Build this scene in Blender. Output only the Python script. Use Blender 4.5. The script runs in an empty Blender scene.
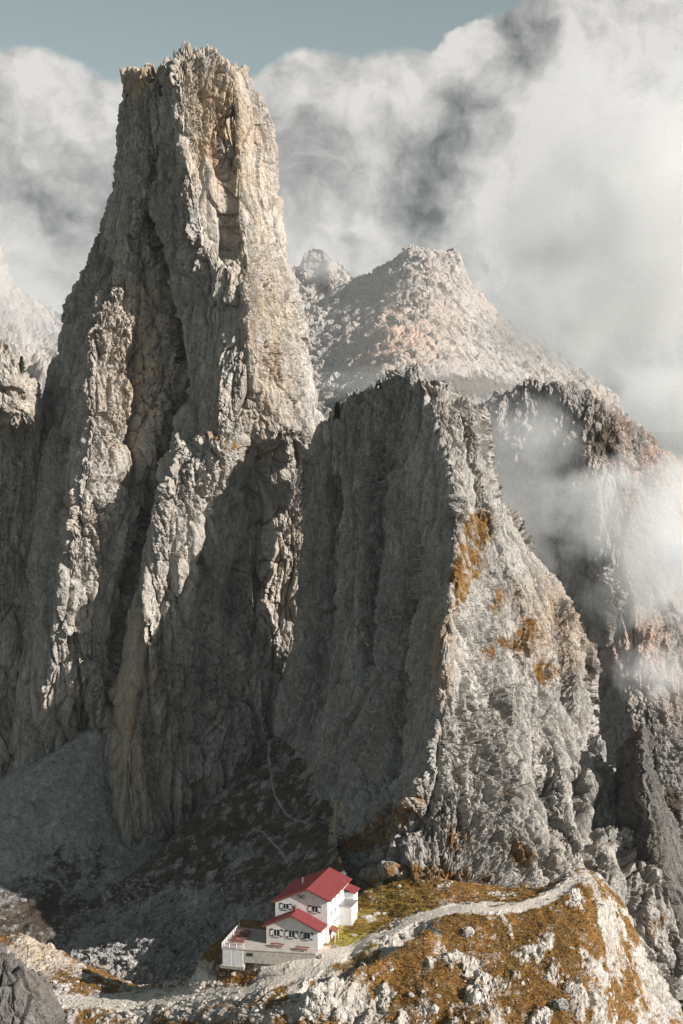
import bpy, bmesh, math, random
import numpy as np
from mathutils import Vector, Matrix

random.seed(7)
F = 1575.0; CX = 341.5; HY = 400.0          # focal length in pixels, principal column, row of the horizon
sc = bpy.context.scene
COL = sc.collection
SUN_AZ, SUN_EL = math.radians(62), math.radians(27)   # azimuth measured from the camera's back towards the right

def W(x, y, Y):
    return Vector(((x - CX) / F * Y, Y, (HY - y) / F * Y))

# ------------------------------------------------------------------ noise (numpy)
def _hash(ix, iy, iz, seed):
    h = (ix.astype(np.uint32) * np.uint32(0x8da6b343)) ^ (iy.astype(np.uint32) * np.uint32(0xd8163841)) ^ (iz.astype(np.uint32) * np.uint32(0xcb1ab31f)) ^ np.uint32((seed * 0x9E3779B1) & 0xffffffff)
    h ^= h >> np.uint32(15); h *= np.uint32(0x2c1b3c6d); h ^= h >> np.uint32(12); h *= np.uint32(0x297a2d39); h ^= h >> np.uint32(15)
    return h

def vnoise(p, seed=0):
    """value noise in -1..1, p (...,3)"""
    p = p.astype(np.float32)
    f = np.floor(p); t = p - f; i = f.astype(np.int64)
    t = t * t * t * (t * (t * 6 - 15) + 10)
    r = 0
    for dx in (0, 1):
        wx = t[..., 0] if dx else 1 - t[..., 0]
        for dy in (0, 1):
            wy = t[..., 1] if dy else 1 - t[..., 1]
            for dz in (0, 1):
                wz = t[..., 2] if dz else 1 - t[..., 2]
                h = _hash(i[..., 0] + dx, i[..., 1] + dy, i[..., 2] + dz, seed)
                r = r + wx * wy * wz * (h.astype(np.float32) * np.float32(2 / 4294967296.0) - 1)
    return r

def fbm(p, octs=4, seed=0, gain=.5):
    a, s, r = 1.0, 0.0, 0
    for k in range(octs):
        r = r + a * vnoise(p * (2.03 ** k) + 13.7 * k, seed + k); s += a; a *= gain
    return r / s * 1.6

def ridged(p, octs=3, seed=0):
    a, s, r = 1.0, 0.0, 0
    for k in range(octs):
        r = r + a * (1 - np.abs(vnoise(p * (2.1 ** k) + 5.1 * k, seed + k)) * 2); s += a; a *= .5
    return r / s

def facet(p, seed=0, tilt=1.0, crack=.25, cw=.12):
    """angular blocks: every cell is a tilted plane, with a groove where two cells meet"""
    p = p.astype(np.float32)
    b = np.floor(p - .5); i = b.astype(np.int64)
    d1 = np.full(p.shape[:-1], 9e9, np.float32); d2 = d1.copy(); val = np.zeros_like(d1)
    K = np.float32(1 / 65536.0)
    for dx in (0, 1):
        for dy in (0, 1):
            for dz in (0, 1):
                h = _hash(i[..., 0] + dx, i[..., 1] + dy, i[..., 2] + dz, seed)
                h2 = h * np.uint32(0x9E3779B1) ^ (h >> np.uint32(13)); h2 *= np.uint32(0x85ebca6b)
                h3 = h2 * np.uint32(0xc2b2ae35) ^ (h2 >> np.uint32(16))
                jx = (h & np.uint32(0xffff)).astype(np.float32) * K; jy = (h >> np.uint32(16)).astype(np.float32) * K
                jz = (h2 & np.uint32(0xffff)).astype(np.float32) * K
                vx = p[..., 0] - (b[..., 0] + dx + .5 + (jx - .5) * .8)
                vy = p[..., 1] - (b[..., 1] + dy + .5 + (jy - .5) * .8)
                vz = p[..., 2] - (b[..., 2] + dz + .5 + (jz - .5) * .8)
                d = vx * vx + vy * vy + vz * vz
                gx = (h2 >> np.uint32(16)).astype(np.float32) * K - .5
                gy = (h3 & np.uint32(0xffff)).astype(np.float32) * K - .5
                gz = (h3 >> np.uint32(16)).astype(np.float32) * K - .5
                v = (jx - .5) + 2 * tilt * (gx * vx + gy * vy + gz * vz)
                near = d < d1
                d2 = np.where(near, d1, np.minimum(d2, d)); val = np.where(near, v, val); d1 = np.where(near, d, d1)
    e = np.sqrt(d2) - np.sqrt(d1)
    return val - crack * np.exp(-e / cw)

# ------------------------------------------------------------------ control nets
def resample(G, axis, step, weights=None, power=1):
    """piecewise linear resampling of a control net along one axis with equal steps of mean 3-D length"""
    G = np.moveaxis(G, axis, 0)
    seg = np.linalg.norm(np.diff(G[..., :3], axis=0), axis=-1).mean(axis=1)
    if weights is not None: seg = seg * np.array(weights)
    cum = np.concatenate([[0], np.cumsum(seg)])
    n = max(2, int(cum[-1] / step) + 1)
    t = np.linspace(0, cum[-1], n)
    k = np.clip(np.searchsorted(cum, t, side='right') - 1, 0, len(seg) - 1)
    f = ((t - cum[k]) / np.maximum(seg[k], 1e-9))[:, None, None]
    R = G[k] * (1 - f) + G[k + 1] * f
    return np.moveaxis(R, 0, axis)

def blur(A, n, axis, wrap=False):
    if n < 1: return A
    A = np.moveaxis(A, axis, 0)
    for _ in range(2):
        m = 'wrap' if wrap else 'edge'
        pad = np.pad(A, [(n, n)] + [(0, 0)] * (A.ndim - 1), mode=m)
        if not wrap:      # keep the borders: reflect through the end point
            pad[:n] = 2 * A[0] - A[1:n + 1][::-1]; pad[-n:] = 2 * A[-1] - A[-n - 1:-1][::-1]
        c = np.cumsum(np.concatenate([np.zeros((1,) + pad.shape[1:]), pad]), axis=0)
        A = (c[2 * n + 1:] - c[:-2 * n - 1]) / (2 * n + 1)
    return np.moveaxis(A, 0, axis)

def normals(P):
    du = np.gradient(P, axis=1); dv = np.gradient(P, axis=0)
    N = np.cross(dv, du); N /= np.maximum(np.linalg.norm(N, axis=-1, keepdims=True), 1e-6)
    return N

def to_world(net):
    A = np.array(net, dtype=np.float64)
    Y = A[..., 2]
    return np.stack([(A[..., 0] - CX) / F * Y, Y, (HY - A[..., 1]) / F * Y], axis=-1)

def close_net(rows, thick, inset=6, drop=0):
    """adds the hidden back of a rock so that it is a solid body, and a cap over the top row;
    thick may be a list: then the back follows the front at that distance, row by row (a fin)"""
    out = []
    for i, r in enumerate(rows):
        x0, y0, Y0 = r[0]; x1, y1, Y1 = r[-1]
        if isinstance(thick, (list, tuple)):
            n = len(r); t = thick[i]; A = r[int((n - 1) * .66)]; B = r[int((n - 1) * .33)]
            mids = [(A[0], A[1] + drop, A[2] + t), (B[0], B[1] + drop, B[2] + t)]
        else:
            t = thick; m = (Y0 + Y1) / 2 + thick
            mids = [((x1 * .65 + x0 * .35), (y1 + y0) / 2 + drop, m), ((x1 * .35 + x0 * .65), (y1 + y0) / 2 + drop, m)]
        back = [(x1 - inset * .15, y1, Y1 + t * .12), (x1 - inset, y1 + drop, Y1 + t * .5)] + mids + \
               [(x0 + inset, y0 + drop, Y0 + t * .5), (x0 + inset * .15, y0, Y0 + t * .12), (x0, y0, Y0)]
        out.append(list(r) + back)
    t = np.array(out[0])
    if isinstance(thick, (list, tuple)):      # knife edge: the front and the back of the top row meet halfway
        n = len(rows[0]); k = len(t)
        cap = []
        for j in range(k):
            x, y, Yv = t[j]
            o = np.interp(x, [q[0] for q in rows[0]], [q[2] for q in rows[0]]); oy = np.interp(x, [q[0] for q in rows[0]], [q[1] for q in rows[0]])
            cap.append((x, max(y, oy) + 2, o + thick[0] * .45))
        return [cap] + out
    c = t.mean(axis=0)
    cap = [tuple(c * .85 + np.array(q) * .15) for q in out[0]]
    cap = [(q[0], max(q[1], o[1] + 3), q[2]) for q, o in zip(cap, out[0])]
    return [cap] + out

def grid_object(name, P, mats, attrs=None, wrap=False, smooth=False, face_mat=None):
    H, Wd = P.shape[:2]
    base = np.array([P[..., 0].mean(), P[..., 1].mean(), P[..., 2].min()])
    V = (P - base).reshape(-1, 3).astype(np.float32)
    idx = np.arange(H * Wd).reshape(H, Wd)
    a, b, c, d = idx[:-1, :-1], idx[1:, :-1], idx[1:, 1:], idx[:-1, 1:]
    if wrap:
        pass
    Q = np.stack([a, b, c, d], axis=-1).reshape(-1, 4)
    me = bpy.data.meshes.new(name)
    me.vertices.add(len(V)); me.vertices.foreach_set('co', V.ravel())
    me.loops.add(Q.size); me.loops.foreach_set('vertex_index', Q.ravel().astype(np.int32))
    me.polygons.add(len(Q)); me.polygons.foreach_set('loop_start', np.arange(0, Q.size, 4, dtype=np.int32))
    me.polygons.foreach_set('loop_total', np.full(len(Q), 4, np.int32))
    me.polygons.foreach_set('use_smooth', np.full(len(Q), smooth))
    me.update(calc_edges=True)
    for k, v in (attrs or {}).items():
        at = me.attributes.new(k, 'FLOAT', 'POINT'); at.data.foreach_set('value', np.clip(v, 0, 4).astype(np.float32).ravel())
    for m in mats: me.materials.append(m)
    o = bpy.data.objects.new(name, me); COL.objects.link(o); o.location = base
    return o

def px_of(P):
    Y = np.maximum(P[..., 1], 1.0)
    return CX + P[..., 0] / Y * F, HY - P[..., 2] / Y * F

def blob(px, py, cx, cy, rx, ry, ang=0):
    a = math.radians(ang); dx, dy = px - cx, py - cy
    u = (dx * math.cos(a) + dy * math.sin(a)) / rx; v = (-dx * math.sin(a) + dy * math.cos(a)) / ry
    return np.clip(1.25 - np.sqrt(u * u + v * v), 0, 1) * 2

def seg_dist(px, py, pts):
    best = np.full(px.shape, 1e9)
    for (x0, y0), (x1, y1) in zip(pts[:-1], pts[1:]):
        dx, dy = x1 - x0, y1 - y0
        t = np.clip(((px - x0) * dx + (py - y0) * dy) / (dx * dx + dy * dy), 0, 1)
        best = np.minimum(best, np.hypot(px - x0 - t * dx, py - y0 - t * dy))
    return best

S3 = lambda P, a, b, c: P / np.array([a, b, c])

def rock_displace(P, N, k=1.0, seed=0, big=1.0, vert=1.0, fine=1.0, crack=0, jag=0, jagrows=60):
    """carves a limestone face: buttresses, flutes, ledges, blocks"""
    wv = np.stack([vnoise(S3(P, 18, 18, 24) * 1 / k, seed + 90), vnoise(S3(P, 18, 18, 24) / k, seed + 91), vnoise(S3(P, 18, 18, 24) / k, seed + 92)], -1) * 2.6 * k
    Q = (P + wv) / k
    d = 2.6 * big * facet(S3(Q, 13, 13, 36 * vert), seed + 1, .9, .5, .10)
    d += 1.7 * big * (ridged(S3(Q, 9, 9, 60 * vert), 2, seed + 2) - .3)
    d += 2.0 * facet(S3(Q, 5.6, 5.6, 17 * vert), seed + 3, 1.1, .7, .07)
    d += .9 * (ridged(S3(Q, 3.0, 3.0, 16 * vert), 2, seed + 12) - .3)
    Q2 = Q + np.stack([vnoise(S3(P, 2.6, 2.6, 4) / k, seed + 93), vnoise(S3(P, 2.6, 2.6, 4) / k, seed + 94), vnoise(S3(P, 2.6, 2.6, 4) / k, seed + 95)], -1) * .45
    patch = np.clip(.6 + 1.2 * vnoise(S3(P, 13, 13, 22) / k, seed + 40), .12, 1.3)
    d += 1.0 * fine * patch * facet(S3(Q2, 2.3, 2.3, 5.5 * vert), seed + 4, 1.2, .7, .08)
    d += .52 * fine * (.4 + patch) * facet(S3(Q2, 1.1, 1.1, 3.0 * vert), seed + 5, 1.2, .45, .12)
    d += .30 * fine * (.45 + patch) * facet(S3(Q2, .6, .6, 1.3), seed + 6, 1.2, .35, .12)
    d += .4 * fbm(S3(Q, 9, 9, 4), 3, seed + 7)
    # bedding: thin ledges where harder layers stand out, dipping a little
    zb = (Q[..., 2] + .18 * Q[..., 0] + 3 * vnoise(S3(P, 30, 30, 30) / k, seed + 8)) / 7.0
    d += .28 * np.clip(vnoise(S3(P, 25, 25, 14) / k, seed + 9) * 2 + .1, 0, 1) * (1 - np.exp(-((zb % 1) - .5) ** 2 / .012) * 1.6)
    d = d * (1 - .5 * np.clip((np.abs(N[..., 0]) - .6) * 4, 0, 1))
    if crack:      # long steep clefts splitting the face
        c = np.abs(vnoise(S3(Q, 15, 15, 70 * vert), seed + 50)); d -= crack * np.exp(-c / .035)
        c = np.abs(vnoise(S3(Q, 6, 6, 22 * vert), seed + 51)); d -= crack * .4 * np.exp(-c / .06)
    P = P + N * (d * k)[..., None]
    if jag:        # pinnacles along the crest
        H = P.shape[0]; fall = np.exp(-np.arange(H) / jagrows)[:, None]
        q = S3(P, 5.5, 9, 400) / k
        P[..., 2] += (jag * k * (facet(q, seed + 60, .6, .5, .2) * 1.4 + .5 * facet(q * 2.7, seed + 61, .8, .5, .2) + .15)) * fall
    return P

# ------------------------------------------------------------------ materials
def new_mat(name):
    m = bpy.data.materials.new(name); m.use_nodes = True
    nt = m.node_tree; b = nt.nodes['Principled BSDF']; b.inputs['Roughness'].default_value = .9
    b.inputs['Specular IOR Level'].default_value = .2
    return m, nt, b

class NB:
    """small node builder"""
    def __init__(s, nt): s.nt = nt; s.pos = None
    def n(s, t, **kw):
        x = s.nt.nodes.new(t)
        for k, v in kw.items(): setattr(x, k, v)
        return x
    def link(s, a, b): s.nt.links.new(a, b)
    def val(s, node, key, v):
        if hasattr(v, 'is_output') or isinstance(v, bpy.types.NodeSocket): s.link(v, node.inputs[key])
        else: node.inputs[key].default_value = v
    def P(s, sx=1, sy=1, sz=1):
        if s.pos is None: s.pos = s.n('ShaderNodeNewGeometry').outputs['Position']
        m = s.n('ShaderNodeVectorMath', operation='MULTIPLY'); s.link(s.pos, m.inputs[0]); m.inputs[1].default_value = (sx, sy, sz)
        return m.outputs[0]
    def noise(s, vec, scale=1, detail=4, rough=.6, dist=0):
        x = s.n('ShaderNodeTexNoise'); s.link(vec, x.inputs['Vector']); x.inputs['Scale'].default_value = scale
        x.inputs['Detail'].default_value = detail; x.inputs['Roughness'].default_value = rough; x.inputs['Distortion'].default_value = dist
        return x.outputs['Fac']
    def math(s, op, a, b=None, clamp=False):
        x = s.n('ShaderNodeMath', operation=op, use_clamp=clamp); s.val(x, 0, a)
        if b is not None: s.val(x, 1, b)
        return x.outputs[0]
    def rng(s, v, a, b, c=0, d=1):
        x = s.n('ShaderNodeMapRange'); s.val(x, 'Value', v)
        for k, q in zip(('From Min', 'From Max', 'To Min', 'To Max'), (a, b, c, d)): x.inputs[k].default_value = q
        return x.outputs[0]
    def mix(s, f, a, b, mode='MIX'):
        x = s.n('ShaderNodeMix', data_type='RGBA', blend_type=mode)
        s.val(x, 0, f)
        for i, q in ((6, a), (7, b)):
            if isinstance(q, bpy.types.NodeSocket): s.link(q, x.inputs[i])
            else: x.inputs[i].default_value = (*q, 1)
        return x.outputs[2]
    def attr(s, name): return s.n('ShaderNodeAttribute', attribute_name=name).outputs['Fac']
    def bump(s, h, strength, dist, normal=None):
        x = s.n('ShaderNodeBump'); s.link(h, x.inputs['Height']); x.inputs['Strength'].default_value = strength; x.inputs['Distance'].default_value = dist
        if normal is not None: s.link(normal, x.inputs['Normal'])
        return x.outputs[0]

def rock_mat(name, c1, c2, stain, warm, scale=1.0, streak=.5, warm_amt=.25, bump=.6, extra=None):
    m, nt, b = new_mat(name); g = NB(nt)
    base = g.mix(g.rng(g.noise(g.P(.06, .06, .03), 1 / scale, 6, .65), .35, .65), c1, c2)
    st = g.rng(g.noise(g.P(.55, .55, .045), 1 / scale, 5, .65, .4), .48, .72)
    base = g.mix(g.math('MULTIPLY', st, streak), base, stain)
    sp = g.rng(g.noise(g.P(1, 1, .6), .9 / scale, 6, .8), .45, .60)
    base = g.mix(g.math('MULTIPLY', sp, .55), base, tuple(q * .42 for q in c1))
    s2 = g.rng(g.noise(g.P(1, 1, .35), 2.6 / scale, 5, .85), .52, .60)
    base = g.mix(g.math('MULTIPLY', s2, .68), base, tuple(q * .33 for q in c1))
    s3 = g.rng(g.noise(g.P(.3, .3, .2), 1 / scale, 6, .7, .5), .52, .72)
    base = g.mix(g.math('MULTIPLY', s3, .5), base, tuple(min(.8, q * 1.45) for q in c2))
    wm = g.rng(g.noise(g.P(.035, .035, .018), 1 / scale, 5, .7, .6), .52, .68)
    wf = g.math('MULTIPLY', wm, warm_amt)
    wf = g.math('ADD', wf, g.math('MULTIPLY', g.attr('warm'), g.rng(g.noise(g.P(.22, .22, .1), 1 / scale, 5, .7), .35, .6)), clamp=True)
    base = g.mix(wf, base, warm)
    # grass, moss and scrub on ledges, plus the far range's painted shade band; bare gravel of paths
    veg = g.rng(g.math('ADD', g.attr('veg'), g.math('MULTIPLY', g.math('SUBTRACT', g.noise(g.P(1, 1, .7), .28 / scale, 8, .8), .5), 4.2)), .45, .85)
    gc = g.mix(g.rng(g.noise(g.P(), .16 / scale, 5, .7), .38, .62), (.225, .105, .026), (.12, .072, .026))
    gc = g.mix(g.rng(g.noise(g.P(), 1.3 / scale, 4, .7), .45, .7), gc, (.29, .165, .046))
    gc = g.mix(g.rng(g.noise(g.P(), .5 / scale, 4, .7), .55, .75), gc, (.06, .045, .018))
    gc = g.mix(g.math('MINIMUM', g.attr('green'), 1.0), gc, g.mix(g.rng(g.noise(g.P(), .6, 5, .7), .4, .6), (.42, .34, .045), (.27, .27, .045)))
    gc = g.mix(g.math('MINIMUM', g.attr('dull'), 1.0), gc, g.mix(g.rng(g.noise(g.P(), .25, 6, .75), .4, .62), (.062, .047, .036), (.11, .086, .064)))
    col = g.mix(veg, base, gc)
    pg = g.mix(g.noise(g.P(), 1.2, 5, .7), (.52, .46, .39), (.70, .64, .57))
    col = g.mix(g.rng(g.math('ADD', g.attr('path'), g.math('MULTIPLY', g.math('SUBTRACT', g.noise(g.P(), .5, 5, .7), .5), .9)), .35, .6), col, pg)
    nt.links.new(col, b.inputs['Base Color'])
    h = g.math('ADD', g.noise(g.P(1, 1, .45), 1.1 / scale, 6, .75), g.math('MULTIPLY', g.noise(g.P(1, 1, .2), 3.1 / scale, 4, .7), .35))
    nt.links.new(g.bump(h, bump, 1.2 * scale), b.inputs['Normal'])
    return m

M_TOWER = rock_mat('tower_limestone', (.36, .333, .30), (.57, .53, .48), (.12, .112, .105), (.52, .36, .20), 1.0, .55, .22)
M_PEAK = rock_mat('peak_limestone', (.31, .292, .268), (.52, .49, .45), (.11, .104, .096), (.45, .30, .17), 1.0, .45, .15)
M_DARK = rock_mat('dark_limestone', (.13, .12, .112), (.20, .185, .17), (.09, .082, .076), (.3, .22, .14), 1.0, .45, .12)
M_FORE = rock_mat('spur_rock', (.46, .42, .375), (.68, .63, .57), (.22, .20, .18), (.5, .36, .2), .8, .35, .15)
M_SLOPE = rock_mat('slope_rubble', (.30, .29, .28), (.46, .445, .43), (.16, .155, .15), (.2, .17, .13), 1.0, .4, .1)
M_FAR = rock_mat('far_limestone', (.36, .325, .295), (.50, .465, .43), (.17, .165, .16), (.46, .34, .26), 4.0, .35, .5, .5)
M_RIDGE = rock_mat('hazy_limestone', (.27, .25, .235), (.38, .355, .33), (.17, .16, .15), (.42, .30, .235), 3.0, .4, .45, .6)

def simple_mat(name, col, rough=.7, var=.0, vs=2.0, metal=0, col2=None):
    m, nt, b = new_mat(name); g = NB(nt)
    c2 = col2 or tuple(q * (1 - var) for q in col)
    nt.links.new(g.mix(g.rng(g.noise(g.P(), vs, 5, .7), .35, .65), col, c2), b.inputs['Base Color'])
    b.inputs['Roughness'].default_value = rough; b.inputs['Metallic'].default_value = metal
    return m

# ------------------------------------------------------------------ tall tower
def abs_rows(rows, base):
    return [[(x, y, base + d) for (x, y, d) in r] for r in rows]

T = abs_rows([
 [(121,72,14),(138,63,8),(155,84,6),(160,55,-1),(180,47,-4),(205,45,-2),(225,50,4),(236,56,8),(241,64,16)],
 [(120,100,16),(137,98,8),(152,98,5),(160,98,3),(180,98,-8),(208,98,0),(224,98,3),(240,98,3),(262,98,18)],
 [(118,150,18),(135,150,9),(150,150,5),(163,150,2),(183,150,-9),(207,150,-2),(221,150,4),(238,150,1),(277,150,20)],
 [(110,200,20),(126,200,12),(142,200,6),(156,200,6),(192,200,-10),(212,200,-4),(226,200,2),(243,200,0),(280,200,20)],
 [(95,242,22),(114,242,14),(130,242,10),(150,242,10),(197,242,-10),(222,242,-3),(232,242,3),(246,242,-4),(286,242,20)],
 [(78,282,26),(104,282,14),(120,282,10),(157,282,14),(200,282,-2),(222,282,-8),(240,282,-14),(262,282,-6),(295,282,20)],
 [(60,335,29),(95,335,0),(118,335,7),(168,335,10),(200,335,-3),(225,335,-11),(247,335,-17),(280,335,-3),(308,335,20)],
 [(42,395,32),(90,395,-5),(120,395,3),(172,395,10),(198,395,-4),(222,395,-13),(250,395,-17),(284,395,-6),(320,395,18)],
 [(35,432,33),(88,432,-9),(119,432,-2),(165,432,8),(195,432,-8),(228,432,-16),(256,432,-8),(287,432,-8),(325,432,16)],
 [(33,446,33),(84,446,-12),(117,446,-4),(160,446,4),(176,446,-19),(226,446,-21),(256,446,0),(286,446,4),(326,446,16)],
 [(24,515,33),(72,515,-19),(114,515,-12),(142,515,0),(158,515,-24),(215,515,-14),(236,515,12),(280,515,11),(322,515,15)],
 [(12,600,32),(60,600,-21),(99,600,-13),(126,600,0),(149,600,-25),(209,600,-13),(230,600,12),(287,600,12),(322,600,15)],
 [(0,665,30),(50,665,-13),(96,665,-9),(116,665,-2),(141,665,-24),(198,665,-14),(230,665,-2),(285,665,2),(325,665,12)],
 [(-22,750,28),(35,750,-2),(82,750,-3),(104,750,-6),(124,750,-26),(172,750,-16),(220,750,-8),(280,750,0),(330,750,8)],
 [(-30,860,22),(30,860,-10),(84,860,-20),(110,860,-22),(124,860,-28),(172,860,-16),(220,860,-8),(280,860,0),(330,860,6)],
 [(-30,950,20),(30,950,-10),(84,950,-20),(110,950,-22),(124,950,-28),(172,950,-16),(220,950,-8),(280,950,0),(330,950,6)]], 506)

def build_rock(name, rows, mat, step, thick=45, nb=1, seed=0, k=1.0, attrfn=None, inset=6, blurn=7, closed=True, cap_w=.5, carve=None, **kw):
    if closed:
        rows = close_net(rows, thick, inset)
        G = to_world(rows); nc = G.shape[1] - 1
        wc = [1] * (nc - 7) + [1.1, .3, .12, .08, .12, .3, 1.1]
        G = resample(G, 1, step, wc); G = resample(G, 0, step * 1.05, [cap_w] + [1] * (G.shape[0] - 2))
    else:
        G = to_world(rows); G = resample(G, 1, step); G = resample(G, 0, step)
    P = blur(G, blurn, 0); P = blur(P, blurn, 1, wrap=False)
    N = normals(P)
    if carve:      # main clefts and gullies of the face
        px, py = px_of(P)
        px = px + 3 * fbm(S3(P, 7, 7, 7) / k, 3, seed + 77)
        for pts, dep, wid in carve: P = P - N * (dep * np.exp(-(seg_dist(px, py, pts) / wid) ** 2))[..., None]
        N = normals(blur(blur(P, 7, 0), 7, 1))
    P = rock_displace(P, N, k, seed, **kw)
    N2 = normals(blur(blur(P, 3, 0), 3, 1))
    at = attrfn(P, N2) if attrfn else {}
    for q in ('veg', 'path', 'warm', 'green', 'dull'): at.setdefault(q, np.zeros(P.shape[:2]))
    o = grid_object(name, P, [mat], at)
    return o, P

DET = 1.0     # mesh step factor

def tower_attr(P, N):
    px, py = px_of(P)
    w = blob(px, py, 212, 120, 40, 85) * .3 + blob(px, py, 138, 80, 22, 22) * .5 + blob(px, py, 268, 380, 30, 110) * .2 + blob(px, py, 250, 190, 45, 150) * .16 + blob(px, py, 135, 720, 25, 110) * .25
    w = w + blob(px, py, 140, 380, 40, 110) * .18
    v = blob(px, py, 232, 445, 42, 10, 20) * .35 + np.clip(N[..., 2] - .55, 0, 1) * .8
    return {'warm': w, 'veg': np.where(py > 400, v, 0)}
tower, _ = build_rock('mountain_tower', T, M_TOWER, .30 * DET, 60, seed=3, attrfn=tower_attr, big=1.15, crack=3.0, jag=1.3, jagrows=40,
    carve=[([(143, 215), (152, 240), (163, 290), (173, 340), (178, 395)], 6, 4), ([(178, 395), (160, 450), (142, 520), (126, 590)], 5, 4), 
           ([(270, 285), (274, 330), (270, 375)], 2.5, 5), ([(60, 440), (52, 520), (44, 590)], 4, 5), ([(205, 560), (212, 640), (205, 760)], 4, 5), ([(250, 500), (255, 600), (245, 690)], 4, 5), ([(157, 60), (157, 110), (150, 180)], 4, 3.5), ([(150, 620), (152, 760), (160, 830)], 3, 4), ([(75, 640), (85, 740)], 4, 5)])

# left neighbour
L = abs_rows([
 [(-40,352,-10),(-20,345,-14),(-2,338,-16),(10,348,-16),(24,366,-12),(40,388,4)],
 [(-60,390,-10),(-30,390,-16),(-4,390,-20),(8,390,-19),(27,395,-13),(42,402,6)],
 [(-60,414,-8),(-30,414,-14),(-6,414,-18),(12,414,-17),(30,414,-8),(44,416,10)],
 [(-60,432,12),(-30,432,8),(-6,432,4),(12,432,5),(30,432,8),(46,432,16)],
 [(-60,560,10),(-30,560,5),(-6,560,2),(12,560,4),(30,560,8),(46,560,16)],
 [(-70,800,5),(-30,800,0),(-6,800,0),(12,800,3),(30,800,6),(46,800,16)]], 515)
left_rock, _ = build_rock('mountain_shoulder', L, M_TOWER, .36 * DET, 40, seed=23, attrfn=lambda P, N: {'warm': np.full(P.shape[:2], .12)})

# ------------------------------------------------------------------ middle peak
Mp = [
 [(307,452,506),(333,413,496),(352,388,490),(382,378,480),(410,360,470),(436,382,463),(466,396,470),(484,414,486)],
 [(306,475,510),(333,455,494),(360,450,486),(400,445,470),(446,440,452),(468,440,458),(480,440,470),(490,448,484)],
 [(305,520,510),(335,515,494),(370,510,480),(412,505,463),(456,500,434),(474,500,444),(490,500,458),(503,505,476)],
 [(302,580,508),(335,580,490),(375,580,472),(420,575,452),(455,575,416),(488,572,436),(522,572,454),(551,576,476)],
 [(292,645,502),(330,645,482),(370,645,464),(412,645,442),(443,645,401),(496,645,424),(550,645,446),(594,645,472)],
 [(276,710,496),(320,710,474),(362,710,452),(405,710,430),(440,712,393),(500,710,410),(560,710,430),(608,710,460)],
 [(276,770,482),(320,775,458),(360,775,436),(398,775,414),(428,772,388),(490,775,396),(562,775,416),(622,770,446)],
 [(292,820,464),(325,825,436),(350,828,418),(378,824,400),(402,822,388),(470,835,386),(560,840,402),(650,830,432)],
 [(300,880,440),(330,880,410),(352,880,392),(385,885,378),(412,885,372),(470,890,374),(560,890,388),(670,890,420)],
 [(300,1000,420),(330,1000,400),(352,1000,385),(385,1000,375),(412,1000,372),(470,1000,374),(560,1000,385),(700,1000,412)]]

Mp = [[(x, y, Y - 6.5 * (1 - max(0, min(1, (y - 560) / 150)))) for (x, y, Y) in r] for r in Mp]
def peak_attr(P, N):
    px, py = px_of(P)
    v = np.clip(N[..., 2] - .5, 0, 1) * .5 * (py > 500)
    for b in ((470,560,20,48,15,1.0),(478,525,14,16,0,1.0),(458,590,10,30,10,.7),(530,632,15,20,-20,1.2),(510,645,22,8,20,1.2),(488,655,12,10,0,1.0),(545,672,20,14,0,1.1),(498,600,10,20,20,.9),
              (507,790,14,14,0,.6),(520,855,22,14,30,.85),(398,812,32,13,-25,1.0),(370,840,45,16,-10,.8),(345,850,25,9,-30,.6),(455,840,22,20,30,.6),(440,885,55,22,0,.95),(585,690,10,25,0,.4),(430,560,5,5,0,0),(640,930,60,30,0,.5),(520,905,40,20,0,.6)):
        v = v + blob(px, py, *b[:5]) * b[5]
    v = v + blob(px, py, 385, 880, 60, 26) * .6 + blob(px, py, 375, 905, 40, 22) * .5
    g = blob(px, py, 375, 905, 40, 18) * .5
    v = np.minimum(v * .5, .85) + np.clip(N[..., 2] - .5, 0, 1) * .3 * (py > 500) * (px > 440)
    w = blob(px, py, 560, 620, 50, 60) * .25 + blob(px, py, 440, 645, 18, 60) * .3
    return {'veg': v, 'warm': w, 'green': g}
peak, _ = build_rock('mountain_peak', Mp, M_PEAK, .27 * DET, [11, 12, 13, 18, 30, 45, 60, 70, 80, 90], seed=41, attrfn=peak_attr, big=1.15, fine=1.4, crack=3.0, jag=2.4, jagrows=55, inset=4,
    carve=[([(546, 740), (553, 790), (572, 850)], 5, 6), ([(592, 640), (606, 700), (612, 760), (606, 830)], 7, 8), ([(580, 770), (588, 830), (600, 880)], 4, 5), ([(556, 600), (566, 650), (572, 700)], 3, 5), ([(500, 560), (515, 620), (520, 680)], 1.5, 4),
           ([(470, 420), (478, 470), (488, 520)], 4, 5), ([(625, 850), (635, 900), (650, 960)], 5, 7), ([(380, 460), (372, 560), (365, 660)], 3, 5), ([(335, 480), (330, 600), (320, 700)], 3, 5), ([(415, 560), (405, 680), (390, 770)], 3, 4)])

# spire at the right
Sp = abs_rows([
 [(636,730,4),(640,722,0),(643,719,-1),(646,722,0),(649,730,6)],
 [(624,748,6),(632,748,0),(640,748,-6),(648,748,-1),(655,752,8)],
 [(616,790,8),(628,790,0),(644,790,-10),(656,790,-4),(668,792,10)],
 [(606,860,10),(630,860,-3),(652,860,-14),(670,860,-6),(688,860,10)],
 [(600,960,10),(634,960,-6),(668,960,-18),(700,960,-8),(724,960,10)],
 [(600,1080,10),(634,1080,-6),(668,1080,-18),(720,1080,-8),(760,1080,10)]], 428)
spire, _ = build_rock('mountain_spire', Sp, M_DARK, .26 * DET, 25, seed=57, crack=1.5, inset=2, attrfn=lambda P, N: {'veg': np.clip(N[..., 2] - .45, 0, 1) * 1.2})

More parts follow.
